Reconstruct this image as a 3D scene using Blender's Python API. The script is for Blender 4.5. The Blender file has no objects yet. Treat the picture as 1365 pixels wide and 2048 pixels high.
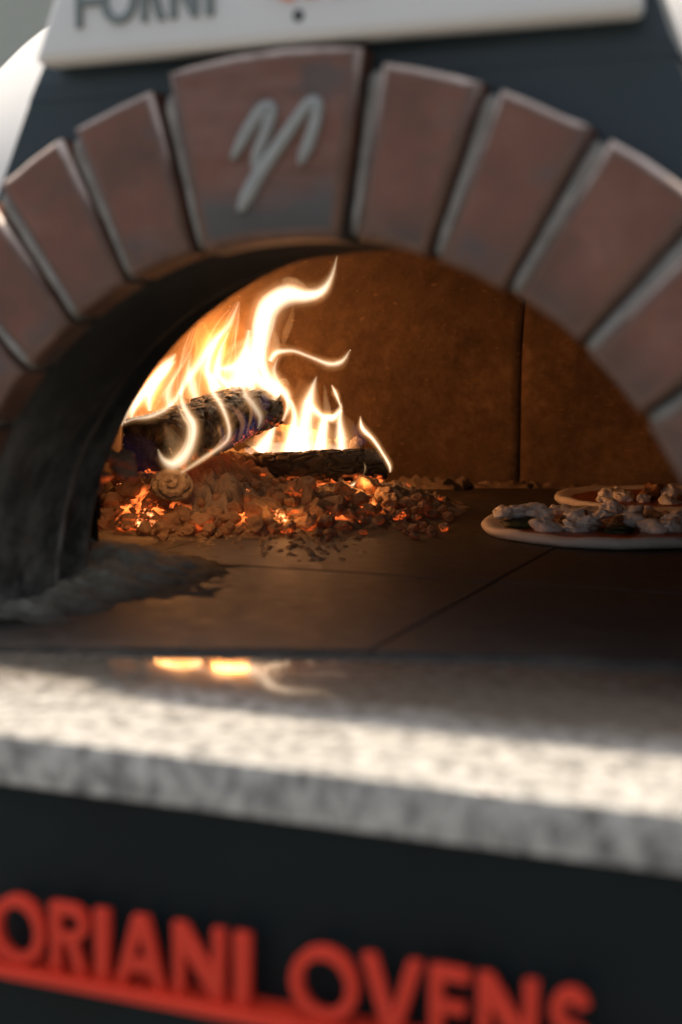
import bpy, bmesh, math, random
import numpy as np
from mathutils import Vector, noise as mnoise
random.seed(7); RNG = np.random.default_rng(7)
SC = bpy.context.scene
COL = SC.collection
R_ = math.radians

# ------------------------------------------------------------------ camera, world, sun, exposure
FPX = 50/36*2048                                   # focal length in photo pixels (50 mm on 36 mm)
YAW, PITCH = R_(21.8), math.atan(324/FPX)
CAM = np.array([0.3911, -0.9003, 0.2216])          # metres; oven mouth centre on the floor is the origin
FW = np.array([-math.sin(YAW)*math.cos(PITCH), math.cos(YAW)*math.cos(PITCH), -math.sin(PITCH)])
RT = np.array([math.cos(YAW), math.sin(YAW), 0.0])
UP = np.cross(RT, FW)
cd = bpy.data.cameras.new('camera'); cam = bpy.data.objects.new('camera', cd); COL.objects.link(cam)
cam.location = CAM; cam.rotation_euler = (math.pi/2-PITCH, 0, YAW)
cd.sensor_fit = 'VERTICAL'; cd.sensor_height = 36; cd.sensor_width = 24; cd.lens = 50
cd.clip_start = 0.02; cd.clip_end = 200
cd.dof.use_dof = True; cd.dof.focus_distance = 1.86; cd.dof.aperture_fstop = 3.3; cd.dof.aperture_blades = 0
SC.camera = cam

SUN_EL, SUN_AZ = R_(74), R_(-45)                   # high, behind the oven and to its left
SUN_DIR = Vector((math.cos(SUN_EL)*math.sin(SUN_AZ), math.cos(SUN_EL)*math.cos(SUN_AZ), math.sin(SUN_EL)))
W = bpy.data.worlds.new('World'); SC.world = W; W.use_nodes = True
wn = W.node_tree; wn.nodes.clear()
sky = wn.nodes.new('ShaderNodeTexSky'); sky.sky_type = 'NISHITA'; sky.sun_disc = False
sky.sun_elevation = SUN_EL; sky.sun_rotation = SUN_AZ; sky.air_density = 1.0; sky.dust_density = 5.0; sky.ozone_density = 1.0
bg = wn.nodes.new('ShaderNodeBackground'); bg.inputs['Strength'].default_value = 0.12
wo = wn.nodes.new('ShaderNodeOutputWorld')
hs = wn.nodes.new('ShaderNodeHueSaturation'); hs.inputs['Saturation'].default_value = 0.55
wn.links.new(sky.outputs[0], hs.inputs['Color']); wn.links.new(hs.outputs[0], bg.inputs[0]); wn.links.new(bg.outputs[0], wo.inputs[0])
sl = bpy.data.lights.new('sun', 'SUN'); sl.energy = 3.0; sl.angle = R_(1.5); sl.color = (1.0, 0.83, 0.64)
so = bpy.data.objects.new('sun', sl); COL.objects.link(so); so.rotation_euler = SUN_DIR.to_track_quat('Z', 'Y').to_euler()
so.location = (-2, 2, 6)
SC.view_settings.view_transform = 'Standard'; SC.view_settings.look = 'None'
SC.view_settings.exposure = 0.95; SC.view_settings.gamma = 1.0
try:
    SC.cycles.use_denoising = True
    SC.cycles.max_bounces = 8; SC.cycles.diffuse_bounces = 4; SC.cycles.volume_bounces = 0
    SC.cycles.transparent_max_bounces = 32; SC.cycles.sample_clamp_indirect = 4.0
except Exception: pass

def at(px, py, z):                                  # a point seen at photo pixel (px,py) at camera depth z
    return CAM + (FW + RT*((px-682.5)/FPX) - UP*((py-1024)/FPX))*z
def onp(px, py, axis, val):
    d = FW + RT*((px-682.5)/FPX) - UP*((py-1024)/FPX)
    return CAM + d*((val-CAM[axis])/d[axis])

# ------------------------------------------------------------------ noise
def _h(ix, iy, iz, s):
    n = (ix*374761393 + iy*668265263 + iz*2147483647*3 + s*974634777) & 0xFFFFFFFF
    n = ((n ^ (n >> 13))*1274126177) & 0xFFFFFFFF
    n = ((n ^ (n >> 15))*2246822519) & 0xFFFFFFFF
    return ((n ^ (n >> 16)) & 0xFFFF)/65535.0
def vnoise(p, s=0):
    p = np.asarray(p, float); i = np.floor(p).astype(np.int64); f = p-i; f = f*f*(3-2*f)
    r = 0
    for dx in (0, 1):
        for dy in (0, 1):
            for dz in (0, 1):
                w = (f[:, 0] if dx else 1-f[:, 0])*(f[:, 1] if dy else 1-f[:, 1])*(f[:, 2] if dz else 1-f[:, 2])
                r = r + w*_h(i[:, 0]+dx, i[:, 1]+dy, i[:, 2]+dz, s)
    return r*2-1
def fbm(p, octs=4, s=0, gain=.5):
    p = np.asarray(p, float); a = 1; t = 0; r = 0
    for o in range(octs):
        r = r + a*vnoise(p*2**o+o*17.3, s+o); t += a; a *= gain
    return r/t
def cells(p, s=0):                                  # distance to the nearest and second nearest jittered cell point
    p = np.asarray(p, float); i = np.floor(p).astype(np.int64)
    d1 = np.full(len(p), 9.0); d2 = np.full(len(p), 9.0)
    for dx in (-1, 0, 1):
        for dy in (-1, 0, 1):
            for dz in (-1, 0, 1):
                c = i+np.array([dx, dy, dz])
                q = c+np.stack([_h(c[:, 0], c[:, 1], c[:, 2], s+k) for k in range(3)], 1)
                d = np.linalg.norm(p-q, axis=1)
                d2 = np.minimum(d2, np.maximum(d, d1)); d1 = np.minimum(d1, d)
    return d1, d2
def sstep(a, b, x):
    t = np.clip((x-a)/(b-a), 0, 1); return t*t*(3-2*t)

# ------------------------------------------------------------------ materials
class NT:
    def __init__(s, name):
        s.m = bpy.data.materials.new(name); s.m.use_nodes = True; s.t = s.m.node_tree; s.t.nodes.clear()
        s.out = s.n('ShaderNodeOutputMaterial')
    def n(s, typ, **kw):
        nd = s.t.nodes.new(typ)
        for k, v in kw.items():
            setattr(nd, k, v)
        return nd
    def l(s, a, b): s.t.links.new(a, b)
    def val(s, sock, v):
        if hasattr(v, 'is_linked') or isinstance(v, bpy.types.NodeSocket): s.l(v, sock)
        else: sock.default_value = v
    def coord(s, kind='Object'): return s.n('ShaderNodeTexCoord').outputs[kind]
    def mapping(s, v, scale=(1, 1, 1), rot=(0, 0, 0), loc=(0, 0, 0)):
        m = s.n('ShaderNodeMapping'); s.l(v, m.inputs[0]); m.inputs['Scale'].default_value = scale
        m.inputs['Rotation'].default_value = rot; m.inputs['Location'].default_value = loc; return m.outputs[0]
    def noise(s, v, scale, detail=4, rough=.55, dist=0):
        n = s.n('ShaderNodeTexNoise'); s.l(v, n.inputs['Vector']); n.inputs['Scale'].default_value = scale
        n.inputs['Detail'].default_value = detail; n.inputs['Roughness'].default_value = rough; n.inputs['Distortion'].default_value = dist
        return n.outputs['Fac']
    def voro(s, v, scale, feature='F1'):
        n = s.n('ShaderNodeTexVoronoi', feature=feature); s.l(v, n.inputs['Vector']); n.inputs['Scale'].default_value = scale
        return n.outputs['Distance']
    def ramp(s, fac, stops):
        r = s.n('ShaderNodeValToRGB'); s.l(fac, r.inputs[0]); e = r.color_ramp.elements
        while len(e) < len(stops): e.new(.5)
        for el, (p, c) in zip(e, stops):
            el.position = p; el.color = (*c, 1) if len(c) == 3 else c
        return r.outputs[0]
    def rng(s, fac, a, b, c=0., d=1.):
        r = s.n('ShaderNodeMapRange'); s.l(fac, r.inputs[0])
        for k, v in zip((1, 2, 3, 4), (a, b, c, d)): r.inputs[k].default_value = v
        return r.outputs[0]
    def mix(s, fac, a, b, blend='MIX'):
        m = s.n('ShaderNodeMix', data_type='RGBA', blend_type=blend)
        s.val(m.inputs[0], fac)
        for sock, v in ((m.inputs[6], a), (m.inputs[7], b)):
            if isinstance(v, tuple): sock.default_value = (*v, 1) if len(v) == 3 else v
            else: s.l(v, sock)
        return m.outputs[2]
    def math(s, op, a, b=0.):
        m = s.n('ShaderNodeMath', operation=op); s.val(m.inputs[0], a); s.val(m.inputs[1], b); return m.outputs[0]
    def bump(s, h, strength=.3, dist=.002, normal=None):
        b = s.n('ShaderNodeBump'); s.l(h, b.inputs['Height']); b.inputs['Strength'].default_value = strength
        b.inputs['Distance'].default_value = dist
        if normal is not None: s.l(normal, b.inputs['Normal'])
        return b.outputs[0]
    def pbr(s, col, rough=.6, normal=None, metal=0., spec=.5, emis=None, emis_s=0., coat=0.):
        p = s.n('ShaderNodeBsdfPrincipled')
        if isinstance(col, tuple): p.inputs['Base Color'].default_value = (*col, 1)
        else: s.l(col, p.inputs['Base Color'])
        s.val(p.inputs['Roughness'], rough); p.inputs['Metallic'].default_value = metal
        p.inputs['Specular IOR Level'].default_value = spec; p.inputs['Coat Weight'].default_value = coat
        if normal is not None: s.l(normal, p.inputs['Normal'])
        if emis is not None:
            if isinstance(emis, tuple): p.inputs['Emission Color'].default_value = (*emis, 1)
            else: s.l(emis, p.inputs['Emission Color'])
            s.val(p.inputs['Emission Strength'], emis_s)
        s.l(p.outputs[0], s.out.inputs[0]); s.p = p
        return s.m

def m_brick(name, key=False):
    t = NT(name); c = t.coord(); rnd = t.n('ShaderNodeObjectInfo').outputs['Random']
    off = t.n('ShaderNodeVectorMath', operation='ADD'); t.l(c, off.inputs[0])
    cm = t.n('ShaderNodeCombineXYZ'); t.l(t.math('MULTIPLY', rnd, 13.7), cm.inputs[0]); t.l(t.math('MULTIPLY', rnd, 5.1), cm.inputs[2])
    t.l(cm.outputs[0], off.inputs[1]); v = off.outputs[0]
    base = t.ramp(t.noise(v, 13, 5, .6), [(.3, (.078, .036, .022)), (.5, (.142, .054, .030)), (.7, (.20, .086, .053))])
    grey = t.rng(t.noise(t.mapping(v, (1, 1, 1.5), loc=(3, 1, 2)), 14, 3, .5), .57, .68, 0, .75)
    if key:
        z = t.n('ShaderNodeSeparateXYZ'); t.l(c, z.inputs[0])
        wob = t.math('ADD', z.outputs[2], t.math('MULTIPLY', t.noise(c, 18, 3), .05))
        g2 = t.rng(wob, .365, .342, 0, .85)
        grey = t.math('MAXIMUM', t.math('MULTIPLY', grey, .9), g2)
        base = t.mix(t.rng(t.noise(t.mapping(c, (3, 3, 16), loc=(1, 4, 2)), 3, 3), .45, .62, 0, .8), base, (.19, .092, .068))
    col = t.mix(grey, base, (.058, .064, .062))
    col = t.mix(t.rng(t.noise(c, 30, 5, .7), .55, .72, 0, .45), col, (.045, .030, .024))
    col = t.mix(t.rng(t.noise(v, 190, 3), .58, .75, 0, .35), col, (.06, .045, .04))
    sx = t.n('ShaderNodeSeparateXYZ'); t.l(c, sx.inputs[0])
    rad = t.math('SQRT', t.math('ADD', t.math('POWER', t.math('ABSOLUTE', sx.outputs[0]), 2.), t.math('POWER', t.math('ABSOLUTE', sx.outputs[2]), 2.)))
    col = t.mix(t.rng(t.math('ADD', rad, t.math('MULTIPLY', t.noise(c, 26, 5, .65), .03)), .345, .314, 0, .6), col, (.042, .035, .028))
    h = t.noise(v, 160, 6, .65)
    return t.pbr(col, .5, t.bump(h, .25, .002), spec=.5)
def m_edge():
    t = NT('brick_edge_toplit'); c = t.coord(); n = t.noise(c, 60, 5, .6)
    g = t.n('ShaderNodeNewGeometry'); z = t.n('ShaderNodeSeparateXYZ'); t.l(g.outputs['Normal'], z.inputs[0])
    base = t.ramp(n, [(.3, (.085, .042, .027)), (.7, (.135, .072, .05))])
    top_light = t.ramp(n, [(.3, (.42, .32, .26)), (.55, (.58, .47, .40)), (.75, (.70, .60, .53))])  # light from above, painted pale on the bevel faces that point up
    return t.pbr(t.mix(t.rng(t.math('ADD', z.outputs[2], t.math('MULTIPLY', n, .2)), .32, .66, 0, 1), base, top_light), .42, t.bump(t.noise(c, 220, 4), .3, .002))
def m_mortar():
    t = NT('grey_mortar'); c = t.coord()
    col = t.ramp(t.noise(c, 45, 6, .6), [(.3, (.13, .12, .10)), (.55, (.215, .20, .175)), (.75, (.31, .29, .255))])
    return t.pbr(col, .7, t.bump(t.noise(c, 180, 5, .7), .5, .003))
def m_granite():
    t = NT('speckled_granite'); c = t.coord()
    a = t.noise(c, 60, 6, .62); b = t.noise(t.mapping(c, (1, 1, .7), loc=(4, 2, 1)), 88, 4, .6, .4)
    col = t.ramp(b, [(.32, (.15, .15, .14)), (.47, (.35, .34, .31)), (.62, (.52, .505, .46))])
    col = t.mix(t.rng(a, .55, .68, 0, .85), col, (.18, .175, .16))
    col = t.mix(t.rng(t.voro(c, 240), .1, .25, .5, 0.), col, (.10, .095, .09))
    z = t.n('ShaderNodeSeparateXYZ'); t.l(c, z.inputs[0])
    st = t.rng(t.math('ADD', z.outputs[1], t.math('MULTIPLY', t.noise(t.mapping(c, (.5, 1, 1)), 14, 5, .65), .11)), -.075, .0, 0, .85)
    col = t.mix(st, col, (.105, .078, .052))  # brown painted over the rear of the shelf as the hood's shade
    return t.pbr(col, t.rng(a,   .35, .7, .05, .14), None, spec=.13)
def m_soot(name='sooty_plaster'):
    t = NT(name); c = t.coord(); z = t.n('ShaderNodeSeparateXYZ'); t.l(c, z.inputs[0])
    n1 = t.noise(c, 9, 6, .65); n2 = t.noise(t.mapping(c, (1, 1, .7)), 30, 6, .7)
    col = t.ramp(n1, [(.3, (.022, .0215, .019)), (.6, (.038, .036, .031)), (.8, (.06, .056, .047))])
    low = t.rng(t.math('ADD', z.outputs[2], t.math('MULTIPLY', n1, .13)), .27, .07, 0, 1)
    scuff = t.math('MULTIPLY', low, t.rng(n2, .40, .62, 0, 1))
    col = t.mix(t.math('MULTIPLY', low, .35), col, (.16, .16, .135))
    col = t.mix(t.math('MULTIPLY', scuff, .75), col, (.36, .33, .285))
    col = t.mix(t.math('MULTIPLY', low, t.rng(t.noise(c, 22, 3), .55, .7, 0, .6)), col, (.12, .06, .04))
    return t.pbr(col, .9, t.bump(t.noise(c, 120, 6, .7), .6, .004), spec=.12)
def m_edge_soot():
    t = NT('scuffed_soot_edge'); c = t.coord(); z = t.n('ShaderNodeSeparateXYZ'); t.l(c, z.inputs[0])
    n1 = t.noise(c, 30, 5, .65)
    low = t.rng(t.math('ADD', z.outputs[2], t.math('MULTIPLY', n1, .12)), .26, .09, 0, 1)
    col = t.mix(t.math('MULTIPLY', low, t.rng(n1, .35, .6, .15, 1)), (.03, .029, .026), (.56, .52, .45))
    return t.pbr(col, .75, t.bump(t.noise(c, 160, 5, .7), .6, .003))
def m_dome():
    t = NT('ochre_refractory'); c = t.coord(); z = t.n('ShaderNodeSeparateXYZ'); t.l(c, z.inputs[0])
    n1 = t.noise(c, 6, 6, .65); n2 = t.noise(c, 55, 6, .7)
    col = t.ramp(n2, [(.28, (.12, .077, .040)), (.5, (.19, .122, .064)), (.75, (.27, .18, .10))])
    soot = t.rng(t.math('ADD', z.outputs[2], t.math('MULTIPLY', n1, .22)), .33, .47, 0, .85)
    col = t.mix(t.math('MULTIPLY', soot, t.rng(n2, .25, .6, .5, 1)), col, (.05, .033, .022))
    col = t.mix(t.rng(t.noise(t.mapping(c, loc=(7, 1, 3)), 7, 6, .72), .48, .68, 0, .75), col, (.065, .04, .022))
    col = t.mix(t.rng(t.noise(t.mapping(c, loc=(2, 9, 5)), 3.2, 5, .7), .42, .62, 0, .6), col, (.055, .032, .018))
    scr = t.rng(t.noise(t.mapping(c, (1, 1, 2.2), rot=(0, .6, .5)), 60, 3, .5), .66, .74, 0, .28)
    col = t.mix(scr, col, (.55, .36, .2))
    pit = t.rng(t.voro(c, 130), .08, .16, 1, 0)
    pit = t.math('MULTIPLY', pit, t.rng(t.noise(c, 26, 2), .5, .56, 0, 1))
    col = t.mix(t.math('MULTIPLY', pit, .85), col, (.04, .025, .015))
    h = t.math('SUBTRACT', t.noise(c, 90, 7, .72), t.math('MULTIPLY', pit, .7))
    return t.pbr(col, .85, t.bump(h, .55, .004))
def m_floor():
    t = NT('firebrick_floor'); c = t.coord(); rnd = t.n('ShaderNodeObjectInfo').outputs['Random']
    n1 = t.noise(c, 7, 6, .6); n2 = t.noise(t.mapping(c, (1, 1.6, 1)), 40, 6, .65)
    col = t.ramp(n1, [(.3, (.026, .024, .022)), (.55, (.050, .045, .040)), (.75, (.085, .074, .063))])
    col = t.mix(t.rng(n2, .45, .7, 0, .7), col, (.095, .08, .066))
    col = t.mix(t.rng(t.noise(c, 17, 5, .7), .56, .7, 0, .8), col, (.022, .02, .019))
    xy = t.n('ShaderNodeSeparateXYZ'); t.l(c, xy.inputs[0]); wb = t.math('MULTIPLY', t.noise(c, 11, 5, .65), .34)
    du = t.rng(t.math('ADD', t.math('ADD', xy.outputs[0], t.math('MULTIPLY', xy.outputs[1], .25)), wb), .16, -.10, 0, .7)
    col = t.mix(t.math('MULTIPLY', du, t.rng(n2, .40, .62, .05, 1)), col, (.10, .082, .062))
    return t.pbr(col, t.rng(n2, .3, .7, .45, .7), t.bump(t.noise(c, 110, 6, .7), .45, .003), spec=.4)
def m_ash(name, a, b, glow=0., scale=1., thin=False):
    t = NT(name); c = t.coord(); n = t.noise(c, 55*scale, 6, .7); n2 = t.noise(c, 260*scale, 4, .6)
    col = t.ramp(n, [(.3, a), (.7, b)])
    col = t.mix(t.rng(n2, .55, .75, 0, .5), col, tuple(x*.35 for x in a))
    if thin:
        z = t.n('ShaderNodeSeparateXYZ'); t.l(c, z.inputs[0])
        col = t.mix(t.rng(t.math('ADD', z.outputs[2], t.math('MULTIPLY', t.noise(c, 60, 5, .7), .012)), .004, .020, 1, 0), col, (.060, .053, .045))
    nm = t.bump(t.math('ADD', n, t.math('MULTIPLY', n2, .6)), .7, .004)
    if glow:
        at_ = t.n('ShaderNodeAttribute', attribute_name='glow')
        e = t.math('MULTIPLY', at_.outputs['Fac'], t.rng(t.noise(c, 70, 4), .42, .62, 0, glow))
        return t.pbr(col, .95, nm, spec=.1, emis=(1, .17, .03), emis_s=e)
    return t.pbr(col, .95, nm, spec=.1)
def m_coal(name, glow, top=(.50, .36, .25), low=(.26, .16, .10)):
    t = NT(name); c = t.coord(); rnd = t.n('ShaderNodeObjectInfo').outputs['Random']
    n = t.noise(c, 2.6, 8, .75); n2 = t.noise(c, .9, 4, .6)
    g = t.n('ShaderNodeNewGeometry'); z = t.n('ShaderNodeSeparateXYZ'); t.l(g.outputs['Normal'], z.inputs[0])
    col = t.mix(t.rng(t.math('ADD', z.outputs[2], t.math('MULTIPLY', n, .8)), .0, .9, 0, 1), low, top)
    col = t.mix(t.rng(n, .5, .75, 0, .4), col, (.05, .035, .028))
    side = t.rng(t.math('ADD', z.outputs[2], t.math('MULTIPLY', n2, 1.1)), .95, .25, 0, 1)
    hot = t.math('ADD', t.math('POWER', rnd, 7.0), .035)
    e = t.math('MULTIPLY', t.math('MULTIPLY', side, t.rng(n, .45, .62, 0, 1)), t.math('MULTIPLY', hot, glow))
    return t.pbr(col, .95, t.bump(n, 1., .006), spec=.1, emis=(1, .13, .02), emis_s=e)
def m_hot():
    t = NT('glowing_ember'); c = t.coord(); n = t.noise(c, 2.2, 7, .7)
    e = t.rng(n, .47, .63, .0, 1.5)
    col = t.ramp(n, [(.40, (.9, .06, .01)), (.52, (1, .18, .03)), (.63, (1, .50, .20))])
    return t.pbr((.16, .10, .07), .9, t.bump(n, .9, .005), emis=col, emis_s=e)
def m_char():
    t = NT('charred_wood'); c = t.coord(); n = t.noise(c, 90, 6, .7); n2 = t.noise(c, 24, 5, .65)
    col = t.ramp(n, [(.35, (.006, .005, .0045)), (.6, (.015, .0125, .011)), (.8, (.04, .03, .024))])
    a_ = t.n('ShaderNodeAttribute', attribute_name='ash').outputs['Fac']
    col = t.mix(t.math('MULTIPLY', a_, t.rng(n2, .50, .64, 0, .6)), col, (.12, .075, .042))
    g_ = t.n('ShaderNodeAttribute', attribute_name='glow').outputs['Fac']
    e = t.math('MULTIPLY', g_, t.rng(n, .46, .62, 0, 1.0))
    return t.pbr(col, t.rng(n, .3, .7, .35, .7), t.bump(n, .8, .004), spec=.5, emis=(1, .16, .03), emis_s=e)
def m_paint(name, col, rough=.45, var=.25, scale=8, bump=.05, spec=.5):
    t = NT(name); c = t.coord(); n = t.noise(c, scale, 5, .6)
    cc = t.mix(t.rng(n, .3, .7, 0, 1), tuple(x*(1-var) for x in col), tuple(min(1, x*(1+var)) for x in col))
    return t.pbr(cc, t.math('ADD', t.math('MULTIPLY', n, .2), rough-.1), t.bump(t.noise(c, 300, 3), bump, .001), spec=spec)
def m_dough():
    t = NT('raw_dough'); c = t.coord(); n = t.noise(c, 30, 5, .6)
    col = t.ramp(n, [(.3, (.72, .68, .60)), (.7, (.84, .81, .75))])
    t.pbr(col, .65, t.bump(t.noise(c, 140, 5, .6), .35, .003)); t.p.inputs['Subsurface Weight'].default_value = 0
    t.p.inputs['Subsurface Radius'].default_value = (.01, .006, .004); t.p.inputs['Subsurface Scale'].default_value = .3
    return t.m
def m_sauce():
    t = NT('tomato_sauce'); c = t.coord(); n = t.noise(c, 45, 5, .6)
    return t.pbr(t.ramp(n, [(.3, (.16, .03, .015)), (.6, (.34, .08, .03)), (.8, (.45, .18, .07))]), .35, t.bump(n, .6, .004))
def m_cheese():
    t = NT('white_mozzarella'); c = t.coord(); n = t.noise(c, 2.4, 5, .6)
    t.pbr(t.ramp(n, [(.3, (.86, .83, .76)), (.6, (.93, .92, .88))]), .32, t.bump(n, .35, .003)); t.p.inputs['Subsurface Weight'].default_value = 0
    t.p.inputs['Subsurface Radius'].default_value = (.008, .006, .004); t.p.inputs['Subsurface Scale'].default_value = .3
    return t.m
def m_simple(name, a, b, scale, rough=.5):
    t = NT(name); c = t.coord(); n = t.noise(c, scale, 5, .6)
    return t.pbr(t.ramp(n, [(.3, a), (.7, b)]), rough, t.bump(n, .5, .003))
def m_flame(name, col, strength, streak=0.):
    m = bpy.data.materials.new(name); m.use_nodes = True; t = m.node_tree; t.nodes.clear()
    o = t.nodes.new('ShaderNodeOutputMaterial'); e = t.nodes.new('ShaderNodeEmission')
    e.inputs[0].default_value = (*col, 1); e.inputs[1].default_value = strength
    t.links.new(e.outputs[0], o.inputs['Volume'])
    return m

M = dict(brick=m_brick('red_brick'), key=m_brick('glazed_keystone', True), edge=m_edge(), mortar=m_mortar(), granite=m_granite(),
         soot=m_soot(), sootedge=m_edge_soot(), dome=m_dome(), floor=m_floor(),
         ash=m_ash('ash_bed', (.20, .155, .115), (.34, .275, .205), 1.6), drift=m_ash('grey_ash', (.30, .285, .225), (.54, .49, .38), 0, .7, True),
         heap=m_ash('heap_ash', (.22, .19, .155), (.40, .35, .285), 0, 1.2),
         curl=m_ash('curl_ash', (.22, .185, .145), (.40, .34, .27), 0, 1.5),
         coal=m_coal('ember_crust', 1.0), hot=m_hot(), char=m_char(),
         panel=m_paint('dark_slate_paint', (.0052, .0112, .0125), .6, .35, 5, .05, .2), facade=m_paint('teal_slate_paint', (.014, .029, .036), .5, .25, 4),
         white=m_paint('white_enamel', (.64, .64, .615), .35, .03, 3), red=m_paint('red_lacquer', (.66, .042, .019), .4, .08, 20, .05, .3),
         body=m_paint('white_shell_paint', (.60, .60, .58), .5, .03, 3), mark=m_paint('pale_mark_paint', (.27, .28, .262), .5, .12, 60),
         letter=m_paint('grey_green_letter', (.16, .19, .18), .3, .1, 30), pinkred=m_paint('coral_paint', (.75, .25, .16), .4, .1, 30),
         dot=m_paint('black_rivet', (.02, .03, .03), .4, .1, 30),
         dough=m_dough(), sauce=m_sauce(), cheese=m_cheese(),
         leaf=m_simple('dark_greens', (.012, .02, .008), (.05, .075, .025), 3), brown=m_simple('browned_mushroom', (.22, .095, .03), (.45, .23, .09), 2.2, .45),
         wall=m_paint('sage_grey_render', (.36, .38, .33), .8, .12, 2), pave=m_simple('grey_paving', (.09, .09, .085), (.15, .145, .135), 6, .8),
         **{})
FL = dict(core=((1, .82, .60), .52), body=((1, .56, .25), .115), veil=((1, .44, .15), .085), blue=((.42, .30, 1.0), .011), white=((1, .80, .55), .28), strand=((1, .70, .40), .10))
FM = {}
def fmat(kind, thick_, k=1.):
    col, tgt = FL[kind]; e = round(math.log(max(tgt*k/max(thick_, 1e-4), .1))/.22); key = (kind, e)
    if key not in FM: FM[key] = m_flame('flame_'+kind, col, math.exp(e*.22))
    return FM[key]

# ------------------------------------------------------------------ object helpers
def mesh_obj(name, verts, faces, mat, parent=None, smooth=True):
    me = bpy.data.meshes.new(name); me.from_pydata([tuple(v) for v in verts], [], [tuple(f) for f in faces]); me.update()
    return link(name, me, mat, parent, smooth)
def link(name, me, mat, parent=None, smooth=True):
    mats = mat if isinstance(mat, (list, tuple)) else [mat]
    if not me.materials:
        for m in mats: me.materials.append(m)
    if smooth and len(me.polygons): me.polygons.foreach_set('use_smooth', [True]*len(me.polygons))
    o = bpy.data.objects.new(name, me); COL.objects.link(o)
    if parent:
        o.parent = parent
        if isinstance(parent.get('base'), object) and parent.get('base') is not None: o.location = [-x for x in parent['base']]
    return o
def bm_obj(name, bm, mat, parent=None, smooth=True):
    bmesh.ops.recalc_face_normals(bm, faces=bm.faces)
    me = bpy.data.meshes.new(name); bm.to_mesh(me); bm.free()
    return link(name, me, mat, parent, smooth)
BASES = {}
def thing(name, label, cat, base=(0, 0, 0), group=None):
    o = bpy.data.objects.new(name, None); COL.objects.link(o); o.location = base; o.empty_display_size = .02
    BASES[o.name] = Vector(base)
    o['label'] = label; o['category'] = cat
    if group: o['group'] = group
    return o
def tag(o, label, cat, group=None):
    o['label'] = label; o['category'] = cat
    if group: o['group'] = group
    return o
def part(o, root):                                   # built in world coordinates: keep it there under its root
    o.parent = root
    o.location = Vector(o.location)-BASES.get(root.name, Vector((0, 0, 0)))
    return o
def box(bm, x0, x1, y0, y1, z0, z1):
    vs = [bm.verts.new((x, y, z)) for x in (x0, x1) for y in (y0, y1) for z in (z0, z1)]
    for f in ((0, 1, 3, 2), (4, 6, 7, 5), (0, 4, 5, 1), (2, 3, 7, 6), (0, 2, 6, 4), (1, 5, 7, 3)): bm.faces.new([vs[i] for i in f])
def prism(bm, poly, y0, y1):                         # polygon in x,z pushed through y
    a = [bm.verts.new((x, y0, z)) for x, z in poly]; b = [bm.verts.new((x, y1, z)) for x, z in poly]
    bm.faces.new(a); bm.faces.new(b[::-1]); n = len(poly)
    for i in range(n): bm.faces.new((a[i], b[i], b[(i+1) % n], a[(i+1) % n]))
def bevel(bm, off, seg=2, mat=-1):
    bmesh.ops.recalc_face_normals(bm, faces=bm.faces)
    bmesh.ops.bevel(bm, geom=list(bm.edges), offset=off, segments=seg, profile=.6, affect='EDGES', material=mat, clamp_overlap=True)
def grid_faces(nu, nv, wrap=False):
    F = []
    for i in range(nu-1):
        for j in range(nv if wrap else nv-1):
            F.append((i*nv+j, i*nv+(j+1) % nv, (i+1)*nv+(j+1) % nv, (i+1)*nv+j))
    return F

# ------------------------------------------------------------------ setting
bm = bmesh.new(); box(bm, -14, 14, 3.2, 3.3, -.95, 3.2); o = bm_obj('background_wall', bm, M['wall'], smooth=False)
tag(o, 'blurred grey-green rendered wall far behind the oven', 'wall')
bm = bmesh.new(); box(bm, -40, 40, -40, 40, -1.0, -.95); o = bm_obj('pavement', bm, M['pave'], smooth=False); o['kind'] = 'structure'

# ------------------------------------------------------------------ the oven
oven = thing('pizza_oven', 'wood-fired pizza oven with an arch of red-brown bricks around its glowing mouth', 'oven', (0, .4, -.95))
CX, RI = -.006, .2995
def arc_pt(r, a): return CX+r*math.sin(a), r*math.cos(a)
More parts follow.
